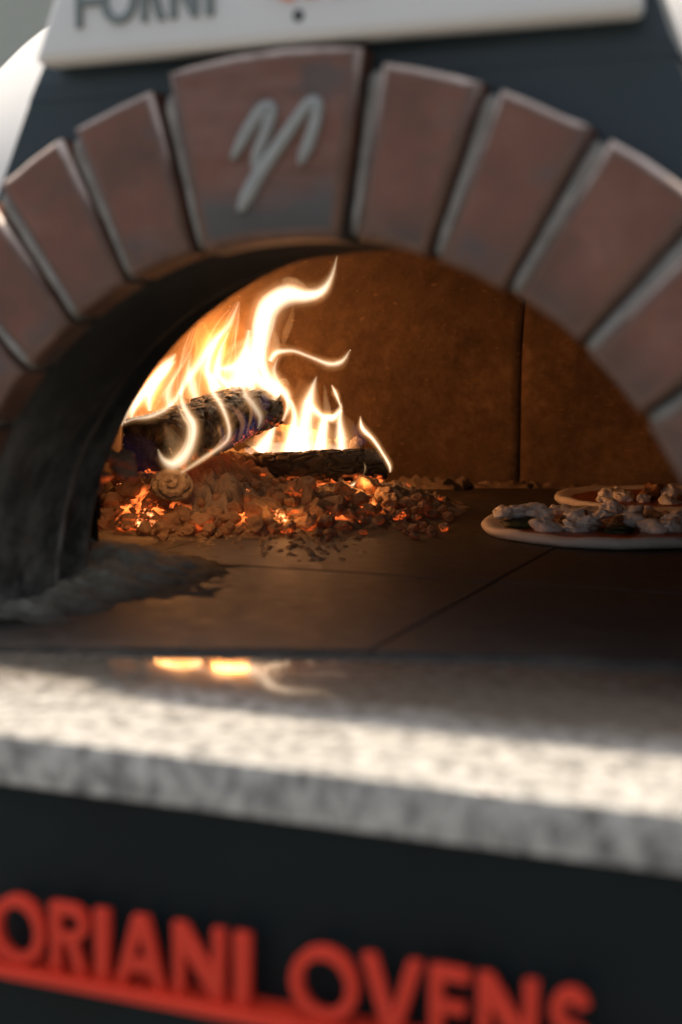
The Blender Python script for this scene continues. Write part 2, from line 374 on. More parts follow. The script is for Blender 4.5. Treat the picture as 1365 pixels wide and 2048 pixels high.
# arch bricks
joints = [-88.5, -78, -67.3, -56.6, -46, -35.6, -25.2]
spans = [(joints[i], joints[i+1]) for i in range(len(joints)-1)] + [(-25.2, -14.0)]
KEY = (-13.6, 7.9)
right = [8.4, 19.7, 30.6, 42.4, 53.8, 65.2, 76.8, 88.5]
spans += [(right[i], right[i+1]) for i in range(len(right)-1)]
def brick(a0, a1, r0, r1, y0, y1, key=False):
    bm = bmesh.new(); A0, A1 = R_(a0), R_(a1); n = 8
    ri, ro = r0+RNG.uniform(-.001, .0015), r1+RNG.uniform(-.003, .003)
    gi, go = .0044, .0068                             # half joint at the intrados and the extrados
    poly = []
    for k in range(n+1):
        s = k/n; a = (A0+gi/ri)*(1-s)+(A1-gi/ri)*s; poly.append(arc_pt(ri, a))
    for k in range(n+1):
        s = 1-k/n; a = (A0+go/ro)*(1-s)+(A1-go/ro)*s; poly.append(arc_pt(ro, a))
    y0 += RNG.uniform(-.002, .002)
    prism(bm, poly, y0, y1)
    es = [e for e in bm.edges if abs(e.verts[0].co.y-e.verts[1].co.y) < 1e-5 and e.verts[0].co.y < y0+.001]
    bmesh.ops.recalc_face_normals(bm, faces=bm.faces)
    bmesh.ops.bevel(bm, geom=es, offset=.0068, segments=3, profile=.55, affect='EDGES', material=1, clamp_overlap=True)
    bmesh.ops.triangulate(bm, faces=[f for f in bm.faces if len(f.verts) > 8])
    for v in bm.verts:
        k = .0012 if v.co.y < .02 else 0
        v.co += Vector((mnoise.noise(v.co*45), mnoise.noise(v.co*45+Vector((9, 0, 0))), mnoise.noise(v.co*45+Vector((0, 9, 0)))))*k
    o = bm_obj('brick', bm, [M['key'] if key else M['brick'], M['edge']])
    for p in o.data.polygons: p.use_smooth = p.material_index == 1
    return part(o, oven)
for a0, a1 in spans: brick(a0, a1, RI, .4135, 0, .034)
keyb = brick(KEY[0], KEY[1], RI-.003, .4212, -.004, .034, True)
keyb['label'] = 'wide keystone brick with a pale painted stroke mark'
# brush-stroke mark on the keystone (sub-part)
def stroke(pts, y, th, n=40):                         # (px,py,half width px) on the plane of the keystone's face
    P = np.array([[*onp(p[0], p[1], 1, y)[[0, 2]], p[2]/FPX*1.22] for p in pts]); T = np.linspace(0, len(P)-1, n)
    def cr(t):
        i = int(min(t, len(P)-1.0001)); u = t-i; g = lambda k: P[max(0, min(len(P)-1, k))]
        p0, p1, p2, p3 = g(i-1), g(i), g(i+1), g(i+2)
        return .5*((2*p1)+(-p0+p2)*u+(2*p0-5*p1+4*p2-p3)*u*u+(-p0+3*p1-3*p2+p3)*u**3)
    Q = np.array([cr(t) for t in T]); d = np.gradient(Q[:, :2], axis=0); d /= np.linalg.norm(d, axis=1)[:, None]+1e-9
    nn = np.stack([-d[:, 1], d[:, 0]], 1); w = np.maximum(Q[:, 2], .0006)[:, None]
    V = []
    for q, m_, ww in zip(Q, nn, w):
        for s, yy in ((-1, y+th), (-.8, y), (.8, y), (1, y+th)):
            V.append((q[0]+m_[0]*ww[0]*s, yy, q[1]+m_[1]*ww[0]*s))
    F = grid_faces(n, 4, True)+[(3, 2, 1, 0), tuple(n*4-4+k for k in range(4))]
    return V, F
V, F = [], []
for st in ([(463, 318, 3), (480, 285, 9), (503, 245, 11), (525, 218, 12), (538, 216, 11), (537, 240, 11), (525, 275, 10), (513, 305, 9), (505, 335, 5)],
           [(478, 422, 5), (492, 390, 12), (520, 340, 12), (555, 290, 11), (590, 240, 10), (615, 207, 10), (631, 205, 10), (630, 235, 10), (619, 275, 10), (607, 305, 9), (598, 328, 3)]):
    v, f = stroke(st, -.0072, .004); b = len(V); V += v; F += [tuple(i+b for i in q) for q in f]
mk = mesh_obj('painted_mark', V, F, M['mark']); mk.parent = keyb; mk.location = (0, 0, 0)
# mortar between the bricks
def mortar_joint(a, lo=.0105, hi=.0004, ro=.409, ri=.3025):
    A = R_(a); bm = bmesh.new(); n = 24; rows = []
    for k in range(n+1):
        r = ri+(ro-ri)*k/n; g = (.0048+.0024*(r-ri)/(ro-ri)+.0012)
        row = []
        for u, y in ((-1, lo+.004), (-.55, lo), (-.1, (lo+hi)/2-.001), (.35, hi), (.75, hi-.0006), (1, hi+.0012), (1, .033), (-1, .033)):
            x, z = arc_pt(r, A); x += math.cos(A)*g*u; z -= math.sin(A)*g*u
            y += .0014*mnoise.noise(Vector((x*70, z*70, a)))+(.003*max(0, 1-k/2) if y < .03 else 0)+(.004*max(0, 1-(n-k)/1.5) if y < .03 else 0)
            row.append(bm.verts.new((x, y, z)))
        rows.append(row)
    for k in range(n):
        for q in range(8): bm.faces.new((rows[k][q], rows[k][(q+1) % 8], rows[k+1][(q+1) % 8], rows[k+1][q]))
    bm.faces.new(rows[0]); bm.faces.new(rows[-1][::-1])
    return part(bm_obj('mortar_joint', bm, M['mortar']), oven)
for a in joints[1:]+[-13.8, 8.15]+right[1:-1]: mortar_joint(a)
# mouth tunnel: front section, wider recess behind, flange closing the chamber front
def tunnel(name, prof, mats, n=96, amp=.0015):
    V = []
    for k in range(n+1):
        a = R_(-96+192*k/n)
        for r, y in prof: x, z = arc_pt(r, a); V.append((x, y, z))
    V = np.array(V); V += np.stack([fbm(V*30+k*7, 3, k) for k in range(3)], 1)*amp
    V[:, 2] = np.maximum(V[:, 2], -.012)
    o = mesh_obj(name, V, grid_faces(n+1, len(prof)), mats); return o
prof = [(.307, .0335), (.304, .036), (.302, .042), (.301, .07), (.300, .11), (.2995, .145), (.299, .158)]
t1 = tunnel('mouth_lining', prof, M['soot']); part(t1, oven)
prof = [(.299, .158), (.2992, .163), (.301, .167), (.304, .1695), (.309, .171)]
part(tunnel('mouth_edge', prof, M['sootedge'], amp=.0022), oven)
prof = [(.309, .171), (.316, .172), (.3165, .19), (.315, .21), (.313, .222), (.312, .232), (.315, .238), (.325, .240), (.37, .241), (.41, .241), (.45, .241)]
part(tunnel('mouth_recess', prof, M['soot'], amp=.0012), oven)
# dome chamber of separate panels with grooves between
DC, DR, DH = np.array([0, .80]), .60, .455
def dome_pt(az, s):                                   # s 0..1 from floor to crown
    if s < .28: r, z = DR, .16*s/.28
    else:
        u = (s-.28)/.72*math.pi/2; r = DR*math.cos(u)**.85 if u < math.pi/2 else 0; z = .16+(DH-.16)*math.sin(u)
    return DC[0]+r*math.sin(az), DC[1]+r*math.cos(az), z
d = FW+RT*((1040-682.5)/FPX)-UP*((930-1024)/FPX)      # where the seam stands in the photograph
tt = np.linspace(1.6, 3, 4000); pp = CAM[None]+tt[:, None]*d[None]; k = np.argmin(np.abs(np.hypot(pp[:, 0]-DC[0], pp[:, 1]-DC[1])-DR)+(pp[:, 1] < .9)*9)
seam = math.atan2(pp[k, 0]-DC[0], pp[k, 1]-DC[1])
def in_chamber(q):
    c = np.mean(np.array(q), axis=0); return not (c[1] < .55 and math.hypot(c[0], c[2]) < .36)
NP = 5; pitch = 2*math.pi/NP
for q in range(NP):
    a0, a1 = seam+q*pitch, seam+(q+1)*pitch; nu, nv = 90, 64
    V = []
    for i in range(nu):
        u = i/(nu-1)
        for j in range(nv):
            s = j/(nv-1)*.985; x, y, z = dome_pt(0, s); r = max(y-DC[1], .004); g = .0013/r
            az = (a0+g)*(1-u)+(a1-g)*u; ed = min(u*(a1-a0), (1-u)*(a1-a0))*r
            lip = .006 if ed < .003 else 0
            x, y, z = dome_pt(az, s); cx_, cy_ = x-DC[0], y-DC[1]; h_ = math.hypot(cx_, cy_)+1e-6
            V.append((x+cx_/h_*lip, y+cy_/h_*lip, z))
    V = np.array(V)
    dsp = fbm(V*11, 4, 3)*.007+fbm(V*42, 4, 9)*.0035*sstep(.05, .3, V[:, 2]+.15*fbm(V*5, 2, 4))
    dirn = V-np.array([DC[0], DC[1], .1]); dirn /= np.linalg.norm(dirn, axis=1)[:, None]
    V = V+dirn*dsp[:, None]
    keep = [f for f in grid_faces(nu, nv) if sum(V[i][1] for i in f)/4 > .236 and in_chamber([V[i] for i in f])]
    used = sorted({i for f in keep for i in f}); mp = {a: b for b, a in enumerate(used)}
    part(mesh_obj('dome_panel', V[used], [tuple(mp[i] for i in f) for f in keep], M['dome']), oven)
V = []
for i in range(96):                                   # the dark joint backing just behind the panels
    for j in range(40):
        x, y, z = dome_pt(2*math.pi*i/96, j/39*.99); V.append((DC[0]+(x-DC[0])*1.035, DC[1]+(y-DC[1])*1.035, z*1.03-.003))
Fs = [((i*40+j), ((i+1) % 96)*40+j, ((i+1) % 96)*40+j+1, i*40+j+1) for i in range(96) for j in range(39)]
Fs = [f for f in Fs if sum(V[i][1] for i in f)/4 > .245 and in_chamber([V[i] for i in f])]
part(mesh_obj('dome_backing', V, Fs, M['soot']), oven)
# floor slabs: front pair cut to the curved edge, then rows behind
EX = [-.42, -.30, -.236, -.116, .004, .126, .247, .43]; EY = [-.10, -.047, -.022, .023, .065, .095, .116, .15]
def tile(x0, x1, y0, y1, front=False):
    bm = bmesh.new(); n = 14; g = .0004; poly = []
    for k in range(n+1):
        x = x0+g+(x1-x0-2*g)*k/n; poly.append((x, (np.interp(x, EX, EY) if front else y0+g)))
    poly += [(x1-g, y1-g), (x0+g, y1-g)]
    a = [bm.verts.new((x, y, -.03)) for x, y in poly]; b = [bm.verts.new((x, y, 0)) for x, y in poly]
    bm.faces.new(a[::-1]); bm.faces.new(b); m = len(poly)
    for i in range(m): bm.faces.new((a[i], a[(i+1) % m], b[(i+1) % m], b[i]))
    es = [e for e in bm.edges if e.verts[0].co.z > -.001 and e.verts[1].co.z > -.001]
    bmesh.ops.recalc_face_normals(bm, faces=bm.faces)
    bmesh.ops.bevel(bm, geom=es, offset=.0009, segments=2, affect='EDGES', clamp_overlap=True)
    o = part(bm_obj('floor_slab', bm, M['floor'], smooth=False), oven); o.location.z += RNG.uniform(-.0006, .0006); return o
xs = [-.78, -.375, .0255, .425, .80]
for i in range(4):
    if i in (1, 2): tile(xs[i], xs[i+1], 0, .412, True)
    for y0, y1 in ((.412, .745), (.745, 1.08), (1.08, 1.44)):
        cx, cy = (xs[i]+xs[i+1])/2, (y0+y1)/2
        tile(xs[i], xs[i+1], y0, y1)
# granite shelf, front panel, facade, shell
bm = bmesh.new(); box(bm, -.62, .62, -.214, .20, -.034, -.004)
for v in bm.verts: v.co.x += 0
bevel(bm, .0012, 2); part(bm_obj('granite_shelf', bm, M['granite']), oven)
bm = bmesh.new(); box(bm, -.60, .60, -.2045, -.17, -.95, -.0345); part(bm_obj('front_panel', bm, M['panel'], smooth=False), oven)
bm = bmesh.new()                                       # facade with the arch cut out, narrowing upwards
def half(x): return x
top = []
n = 360; inner = [(CX+.405*math.sin(R_(-90+180*k/n)), .405*math.cos(R_(-90+180*k/n))) for k in range(n+1)]
def outer(p):
    x, z = p; a = math.atan2(x-CX, max(z, 0)+1e-6)
    dx, dz = math.sin(a), math.cos(a); best = 9
    if dz > 1e-4: best = min(best, .418/dz)
    for s, xa, sl in ((1, .432, .46), (-1, .415, .46)):
        den = s*dx+sl*dz
        if den > 1e-6: best = min(best, max(.41, (xa-s*CX)/den))
    return CX+dx*best, dz*best
for dy in (.0245,):
    a = [bm.verts.new((x, dy, z)) for x, z in inner]; b = [bm.verts.new((*((lambda q: (q[0], dy, q[1]))(outer(p))),)) for p in inner]
    c = [bm.verts.new((v.co.x, dy+.06, v.co.z)) for v in b]
    for k in range(n):
        bm.faces.new((a[k], a[k+1], b[k+1], b[k])); bm.faces.new((b[k], b[k+1], c[k+1], c[k]))
part(bm_obj('facade', bm, M['facade'], smooth=False), oven)
bm = bmesh.new()                                       # hood above the arch: leans back, sides slope in
sec = [(.405, -.2290, .2490, .0237), (.4175, -.2225, .2425, .0240), (.436, -.215, .2355, .0275), (.47, -.200, .222, .034), (.60, -.140, .16, .060), (.72, -.10, .12, .075), (.95, -.10, .12, .08)]
ring = [[bm.verts.new(p) for p in ((x0, y, z), (x1, y, z), (x1, y+.055, z), (x0, y+.055, z))] for z, x0, x1, y in sec]
for k in range(len(ring)-1):
    for j in range(4): bm.faces.new((ring[k][j], ring[k][(j+1) % 4], ring[k+1][(j+1) % 4], ring[k+1][j]))
bm.faces.new(ring[-1]); bm.faces.new(ring[0][::-1]); part(bm_obj('hood', bm, M['facade'], smooth=False), oven)
V = []; NB, NZ = 96, 30                                # white rounded body behind the facade
for i in range(NB):
    az = 2*math.pi*i/NB
    for j in range(NZ):
        s = j/(NZ-1)
        if s < .4: r, z = .74, -.95+(.95+.345)*s/.4
        else: u = (s-.4)/.6*math.pi/2; r, z = .74*math.cos(u)**.7, .345+.33*math.sin(u)
        y = .82+r*math.cos(az); V.append((r*math.sin(az), y, z))
Fs = [((i*NZ+j), ((i+1) % NB)*NZ+j, ((i+1) % NB)*NZ+j+1, i*NZ+j+1) for i in range(NB) for j in range(NZ-1)]
Fs = [f for f in Fs if not (sum(V[i][1] for i in f)/4 < .6 and math.hypot(V[f[0]][0], V[f[0]][2]) < .40)]
part(mesh_obj('body_shell', V, Fs, M['body']), oven)

# ------------------------------------------------------------------ lettering
def poly_mesh(name, loops, th, bev, mat, origin, ux, uz):
    cu = bpy.data.curves.new(name, 'CURVE'); cu.dimensions = '2D'; cu.fill_mode = 'BOTH'; cu.extrude = th/2; cu.bevel_depth = bev; cu.bevel_resolution = 2; cu.offset = -bev
    for lp in loops:
        s = cu.splines.new('POLY'); s.points.add(len(lp)-1); s.use_cyclic_u = True
        for p, (x, y) in zip(s.points, lp): p.co = (x, y, 0, 1)
    ob = bpy.data.objects.new('tmp', cu); COL.objects.link(ob)
    me = bpy.data.meshes.new_from_object(ob.evaluated_get(bpy.context.evaluated_depsgraph_get())); me.name = name
    bpy.data.objects.remove(ob); bpy.data.curves.remove(cu); me.materials.clear()
    o = link(name, me, mat, smooth=False); o.location = origin; o.rotation_euler = (math.pi/2, 0, 0)
    return o
def circ(cx, cy, rx, ry, n=48, a0=0, a1=360): return [(cx+rx*math.cos(R_(a0+(a1-a0)*k/n)), cy+ry*math.sin(R_(a0+(a1-a0)*k/n))) for k in range(n)]
def thick(path, w):
    P = np.array(path); d = np.gradient(P, axis=0); d /= np.linalg.norm(d, axis=1)[:, None]; nn = np.stack([-d[:, 1], d[:, 0]], 1)*w/2
    return [tuple(p) for p in P+nn]+[tuple(p) for p in (P-nn)[::-1]]
def glyph(ch, w, h, s):                                # outlines in a w x h box, stroke s
    if ch == 'O': return [circ(w/2, h/2, w/2, h/2), circ(w/2, h/2, w/2-s, h/2-s)[::-1]]
    if ch == 'I': return [[(0, 0), (w, 0), (w, h), (0, h)]]
    if ch == 'A':
        t = s*.62; return [[(0, 0), (s*1.05, 0), (w*.5-(w*.5-s*1.05)*.70, h*.22), (w*.5+(w*.5-s*1.05)*.70, h*.22), (w-s*1.05, 0), (w, 0), (w/2+t, h), (w/2-t, h)],
                           [(w*.5-(w*.5-s*1.05)*.48, h*.42), (w*.5, h*.74), (w*.5+(w*.5-s*1.05)*.48, h*.42)]]
    if ch == 'N': return [[(0, 0), (s, 0), (s, h*.62), (w-s, 0), (w, 0), (w, h), (w-s, h), (w-s, h*.40), (s, h), (0, h)]]
    if ch == 'V': return [[(w/2-s*.6, 0), (w/2+s*.6, 0), (w, h), (w-s*1.1, h), (w/2, h*.28), (s*1.1, h), (0, h)]]
    if ch == 'E': return [[(0, 0), (w, 0), (w, s), (s, s), (s, h/2-s/2), (w*.92, h/2-s/2), (w*.92, h/2+s/2), (s, h/2+s/2), (s, h-s), (w, h-s), (w, h), (0, h)]]
    if ch == 'F': return [[(0, 0), (s, 0), (s, h/2-s/2), (w*.88, h/2-s/2), (w*.88, h/2+s/2), (s, h/2+s/2), (s, h-s), (w, h-s), (w, h), (0, h)]]
    if ch == 'R':
        q = h*.27; ar = lambda r: [(w-q+r*math.cos(R_(a)), h-q+r*math.sin(R_(a))) for a in range(-90, 91, 15)]
        return [[(0, 0), (s, 0), (s, h-2*q), (w*.42, h-2*q), (w-s*1.15, 0), (w, 0), (w*.70, h-2*q+.04*h)]+ar(q)[1:]+[(0, h)],
                [(s, h-2*q+s*.85), (s, h-s)]+[(w-q+(q-s*.9)*math.cos(R_(a)), h-q+(q-s*.9)*math.sin(R_(a))) for a in range(90, -91, -15)]]
    if ch == 'S':
        r1 = (h-s)/4; c = w/2; rx = (w-s)/2
        P = [(c+rx*math.cos(R_(a)), h-s/2-r1+r1*math.sin(R_(a))) for a in range(20, 271, 12)]
        P += [(c+rx*math.cos(R_(a)), s/2+r1+r1*math.sin(R_(a))) for a in range(78, -161, -12)]
        return [thick(P, s)]
YL = -.2185
zb = onp(490, 2012, 1, YL)[2]; hl = onp(490, 1866, 1, YL)[2]-zb
sign = thing('lettering_sign', 'red raised lettering ORIANI OVENS standing on a red bar across the dark lower panel', 'sign', (0, YL, zb))
def lx(px, py): return float(onp(px, py, 1, YL)[0])
spec = [('O', -14, 93, 1862), ('R', 106, 180, 1875), ('I', 194, 221, 1880), ('A', 233, 337, 1895), ('N', 351, 452, 1915), ('I', 472, 503, 1930), ('O', 583, 719, 1950), ('V', 727, 846, 1970), ('E', 862, 940, 1985), ('N', 958, 1077, 1995), ('S', 1103, 1184, 2010)]
for ch, x0, x1, py in spec:
    a, b = lx(x0, py), lx(x1, py)
    w = b-a
    o = poly_mesh('letter', glyph(ch, w, hl, .0070), .005, .0008, M['red'], (a, YL, zb+.0003), 0, 0)
    part(o, sign)
bm = bmesh.new(); box(bm, -.33, .45, -.2275, -.2046, zb-.0062, zb); bevel(bm, .0008, 2); part(bm_obj('bar', bm, M['red'], smooth=False), sign)

YB = -.004
bl, br = onp(62, 128, 1, YB), onp(1278, 22, 1, YB); zbt = float((bl[2]+br[2])/2)
board = thing('name_board', 'white name board with grey FORNI letters above the brick arch', 'sign', (float((bl[0]+br[0])/2), YB+.01, zbt))
bm = bmesh.new(); x0, x1 = float(bl[0]), float(br[0])
prism(bm, [(x0, zbt), (x1, zbt), (x1-.012, zbt+.125), (x0+.052, zbt+.125)], YB, YB+.030)
bevel(bm, .009, 4); part(bm_obj('board_panel', bm, M['white']), board)
def bx(px, py): return float(onp(px, py, 1, YB)[0])
zF = float(onp(180, 52, 1, YB)[2])
for ch, a, b, s in (('F', 155, 212, .0055), ('O', 205, 277, .006), ('R', 285, 332, .0055), ('N', 343, 398, .0055), ('I', 414, 436, .0055)):
    xa, xb = bx(a, 30), bx(b, 30); w = xb-xa if ch != 'I' else .0058
    part(poly_mesh('letter', glyph(ch, w, .034, s*.85), .003, .0004, M['letter'], (xa, YB-.0012, zF-.001), 0, 0), board)
bm = bmesh.new(); p = onp(597, 31, 1, YB); bmesh.ops.create_uvsphere(bm, u_segments=16, v_segments=8, radius=.0042)
for v in bm.verts: v.co.y *= .4
o = bm_obj('rivet', bm, M['dot']); o.location = p; part(o, board)
V, F = [], []
for px, py, rr in ((575, 2, 7), (594, 4, 7), (648, 0, 5), (690, -1, 9), (720, -1, 9)):
    pass
em = poly_mesh('red_emblem', [thick([(bx(540+k*10, 0), float(onp(600, -22, 1, YB)[2])+.0035*math.sin(k*1.3)-.0012*(k > 3 and k < 7)) for k in range(22)], .007)], .003, .0004, M['pinkred'], (0, YB-.0012, 0), 0, 0)
part(em, board)

# ------------------------------------------------------------------ ash, embers
def heightfield(name, x0, x1, y0, y1, nx, ny, fn, mat, cut=.0006, glowfn=None):
    X, Y = np.meshgrid(np.linspace(x0, x1, nx), np.linspace(y0, y1, ny), indexing='ij'); P = np.stack([X.ravel(), Y.ravel(), np.zeros(nx*ny)], 1)
    Z = fn(P); V = P.copy(); V[:, 2] = Z
    F = [f for f in grid_faces(nx, ny) if max(Z[i] for i in f) > cut]
    used = np.array(sorted({i for f in F for i in f})); mp = -np.ones(nx*ny, int); mp[used] = np.arange(len(used))
    F = [tuple(mp[i] for i in f[::-1]) for f in F]
    o = mesh_obj(name, V[used], F, mat)
    if o.data.polygons[0].normal.z < 0: o.data.flip_normals()
    if glowfn is not None:
        a = o.data.attributes.new('glow', 'FLOAT', 'POINT'); a.data.foreach_set('value', glowfn(V[used]).astype(np.float32))
    o['kind'] = 'stuff'; return o
def mound(P):
    x, y = P[:, 0], P[:, 1]; q = fbm(P*9, 3, 21)
    e = ((np.abs(x+.43)/.245)**2.4+(np.abs(y-.89)/.285)**2.4)**(1/2.4)+q*.09
    h = (.027+.036*sstep(-.37, -.46, x))*sstep(1.0, .5, e)+.010*sstep(1.12, .85, e)
    h += .016*np.exp(-(((x+.50)/.07)**2+((y-.78)/.07)**2))
    rough = sstep(1.12, .9, e)
    c1, _ = cells(P*42+fbm(P*30, 2, 61)[:, None]*.6, 5); c2, _ = cells(P*95, 8)
    h += rough*((.55-c1)*.014*(.4+.6*sstep(-.3, .3, fbm(P*14, 2, 3)))+(.5-c2)*.008+fbm(P*150, 3, 6)*.005)
    return np.where(e > 1.16, -.002, h-.001)
def mglow(V):
    g = sstep(.2, .5, fbm(V*16, 2, 77)); return g*sstep(.06, .03, V[:, 2])*sstep(.008, .02, V[:, 2])
ashbed = heightfield('ash_bed', -.66, -.13, .56, 1.25, 230, 270, mound, M['ash'], glowfn=mglow)
def drift(P):
    x, y = P[:, 0], P[:, 1]; q = fbm(P*14, 4, 31)
    h = .034*np.exp(-(((x+.375)/.085)**2+((y-.33)/.085)**2))+.016*np.exp(-(((x+.305)/.05)**2+((y-.19)/.14)**2))
    h += .0022*np.exp(-(((x+.22)/.10)**2+((y-.27)/.07)**2))
    h *= 1+.45*q; c1, _ = cells(P*55, 41); h += ((.5-c1)*.006+fbm(P*45, 4, 7)*.006)*np.minimum(1, h/.012)+fbm(P*110, 2, 9)*.0012
    h += fbm(P*75, 3, 91)*.0022*sstep(.016, .004, h)
    return h+fbm(P*34, 4, 88)*.0016*np.exp(-((x+.2)/.2)**2)-.0026
heightfield('ash_drift', -.50, -.06, .06, .56, 150, 160, drift, M['drift'])
def scat(P):
    x, y = P[:, 0], P[:, 1]
    m = sstep(.24, .05, np.abs(((x+.36)*.5+(y-.66)))) * sstep(-.58, -.5, x)*sstep(-.1, -.2, x)
    c1, _ = cells(P*80, 15); return m*((.42-c1)*.012+.002+fbm(P*60, 3, 2)*.003)-.0022
heightfield('loose_ash', -.58, -.10, .46, 1.0, 240, 260, scat, M['ash'], glowfn=lambda V: V[:, 2]*0)

def wallash(P):
    x, y = P[:, 0]-DC[0], P[:, 1]-DC[1]; r = np.hypot(x, y)+fbm(P*13, 3, 71)*.02
    w = sstep(.535, .592, r)*sstep(.70, .62, r)*(y > .1); c1, _ = cells(P*55, 72)
    return w*(.012+.018*fbm(P*13, 4, 73)+(.5-c1)*.014+fbm(P*140, 2, 74)*.003)-.002
heightfield('wall_ash', -.40, .42, 1.12, 1.44, 230, 100, wallash, M['ash'], glowfn=lambda V: V[:, 2]*0)

def mound_z(x, y): return float(mound(np.array([[x, y, 0.]]))[0])
def lump(seed, sub=2, amp=.34, sharp=.25, stretch=(1, 1, 1)):
    bm = bmesh.new(); bmesh.ops.create_icosphere(bm, subdivisions=sub, radius=1)
    P = np.array([v.co[:] for v in bm.verts]); rg = np.random.default_rng(seed)
    for _ in range(7):                                 # chop flat facets
        n = rg.normal(size=3); n /= np.linalg.norm(n); dd = rg.uniform(.55, .85); s = P@n
        P -= np.outer(np.maximum(s-dd, 0)*(.7 if sub > 3 else .9), n)
    P *= (1+fbm(P*1.3+seed, 3, seed)*amp+fbm(P*4.5+seed, 3, seed+5)*sharp*.35+(fbm(P*13+seed, 2, seed+8)*.05 if sub > 3 else 0))[:, None]
    P *= np.array(stretch)
    for v, p in zip(bm.verts, P): v.co = p
    me = bpy.data.meshes.new('lump'); bm.to_mesh(me); bm.free(); me.polygons.foreach_set('use_smooth', [True]*len(me.polygons)); return me
coal_me = [lump(100+i, 4, .45, .6, (1, RNG.uniform(.7, 1), RNG.uniform(.62, .9))) for i in range(12)]
for me in coal_me: me.materials.append(M['coal'])
def inst(name, me, loc, size, rot, parent=None):
    o = bpy.data.objects.new(name, me); COL.objects.link(o); o.location = loc; o.scale = (size,)*3; o.rotation_euler = rot
    if parent: part(o, parent)
    return o
placed = []
def coal(px, py, zd, rpx, me=None, name='coal'):
    p = at(px, py, zd); r = rpx*1.22*zd/FPX
    z = mound_z(p[0], p[1])
    o = inst(name, me or random.choice(coal_me), p, r, (random.uniform(-.6, .6), random.uniform(-.6, .6), random.uniform(0, 6.3)))
    placed.append((p[0], p[1], r)); return o
# front row of chunky coals under the second log, then a looser scatter over the bed
hand = [(590, 985, 20), (622, 1000, 22), (650, 998, 18), (690, 985, 22), (720, 1000, 17), (742, 975, 24), (770, 992, 18), (560, 1000, 16), (535, 1010, 20), (600, 1030, 22), (640, 1022, 24),
        (668, 1015, 27), (700, 1030, 15), (740, 1025, 19), (780, 1005, 21), (815, 1010, 22), (845, 1018, 17), (838, 1000, 14), (615, 1048, 20), (655, 1040, 18), (545, 1048, 16), (520, 1025, 26),
        (512, 1058, 24), (500, 1000, 17), (475, 990, 15), (590, 975, 18), (610, 978, 24), (455, 965, 17), (480, 960, 15), (430, 1035, 22), (465, 1040, 20), (400, 1045, 24), (370, 1030, 22), (340, 1045, 24),
        (235, 1010, 26), (265, 985, 28), (300, 1010, 22), (220, 965, 22), (250, 930, 28), (215, 1035, 22), (262, 1050, 22), (322, 1065, 20), (375, 1065, 17), (245, 960, 20), (225, 915, 18), (275, 955, 20),
        (290, 1060, 18), (420, 1060, 16), (580, 1052, 14), (690, 1050, 13), (760, 1040, 12), (800, 1030, 13), (868, 1028, 10), (548, 985, 14), (470, 1015, 18), (440, 1005, 19), (205, 1000, 18), (200, 1050, 15)]
def floor_depth(px, py, z=.0):                         # first depth at which the view ray meets the mound
    zs = np.linspace(1.4, 2.2, 160); P = np.array([at(px, py, q) for q in zs]); H = np.maximum(mound(P*np.array([1, 1, 0])), 0)
    k = np.argmax(P[:, 2] <= H+.004); return float(zs[k])
def tag_coal(o, px, r):
    zone = ('left of the ash curl' if px < 300 else 'below the ash curl' if px < 385 else 'around the grey ash mound' if px < 500 else
            'in front of the middle of the lower log' if px < 640 else 'in front of the right end of the lower log' if px < 790 else 'at the far right tail of the ember heap')
    tag(o, ('large ash-crusted coal ' if r >= 18 else 'middling ash-dusted coal ' if r >= 13 else 'small crumb of charred coal ')+zone, 'coal', 'coals of the ember heap')
for px, py, r in hand:
    o = coal(px, py, floor_depth(px, py), r)
    tag_coal(o, px, r)
for k in range(190):
    px, py = random.uniform(190, 900), random.gauss(1020, 38)
    if px > 780 and py < 985: continue
    if py < 915 or py > 1078 or (380 < px < 500 and 920 < py < 1030 and random.random() < .75): continue
    r = random.choice([5, 6, 7, 8, 9, 10, 12]); o = coal(px, py, floor_depth(px, py), r)
    tag_coal(o, px, r)
char_me = [lump(350+i, 3, .5, .9, (1, .7, .7)) for i in range(3)]
for me in char_me: me.materials.append(M['char'])
hot_me = [lump(300+i, 3, .7, 1.0, (1, .7, .8)) for i in range(4)]
for me in hot_me: me.materials.append(M['hot'])
for px, py, r, lab in ((288, 1040, 20, 'glowing'), (566, 1040, 21, 'g')):
    pass
def hot_cluster(spots, label):
    r = thing('glowing_coal', label, 'coal', tuple(at(*spots[0][:2], floor_depth(*spots[0][:2]))))
    for i, (px, py, rr) in enumerate(spots):
        z = floor_depth(px, py); o = inst('ember_piece', hot_me[i % 4], at(px, py, z-.006), rr*z/FPX, (i, i*2, i*3.1), r)
hot_cluster([(296, 1032, 17), (284, 1052, 20), (308, 1056, 14)], 'brightest broken coal glowing orange at the left front of the ember heap')
hot_cluster([(560, 1034, 16), (574, 1046, 17)], 'coal glowing orange at the front middle of the ember heap')
hot_cluster([(247, 980, 15), (262, 986, 12)], 'small glowing coal at the upper left of the ember heap beside the ash curl')
hot_cluster([(497, 985, 8), (503, 1012, 8)], 'thin glowing coal sliver right of the grey ash heap')
hot_cluster([(430, 1024, 12)], 'dull red glowing coal below the grey ash heap')
for px, py, r, q in ((897, 962, 14, 3), (915, 968, 13, 5), (936, 966, 15, 7), (927, 955, 8, 1), (1062, 966, 9, 2), (1048, 960, 6, 4)):
    d_ = onp(px, py+6, 2, .006); o = inst('charcoal_chunk', char_me[q % 3], d_, r*2.25/FPX, (q, 1.7*q, q*.6)); tag(o, 'dark burnt-out chunk lying on the oven floor against the foot of the back wall', 'charcoal', 'charcoal at the back wall')
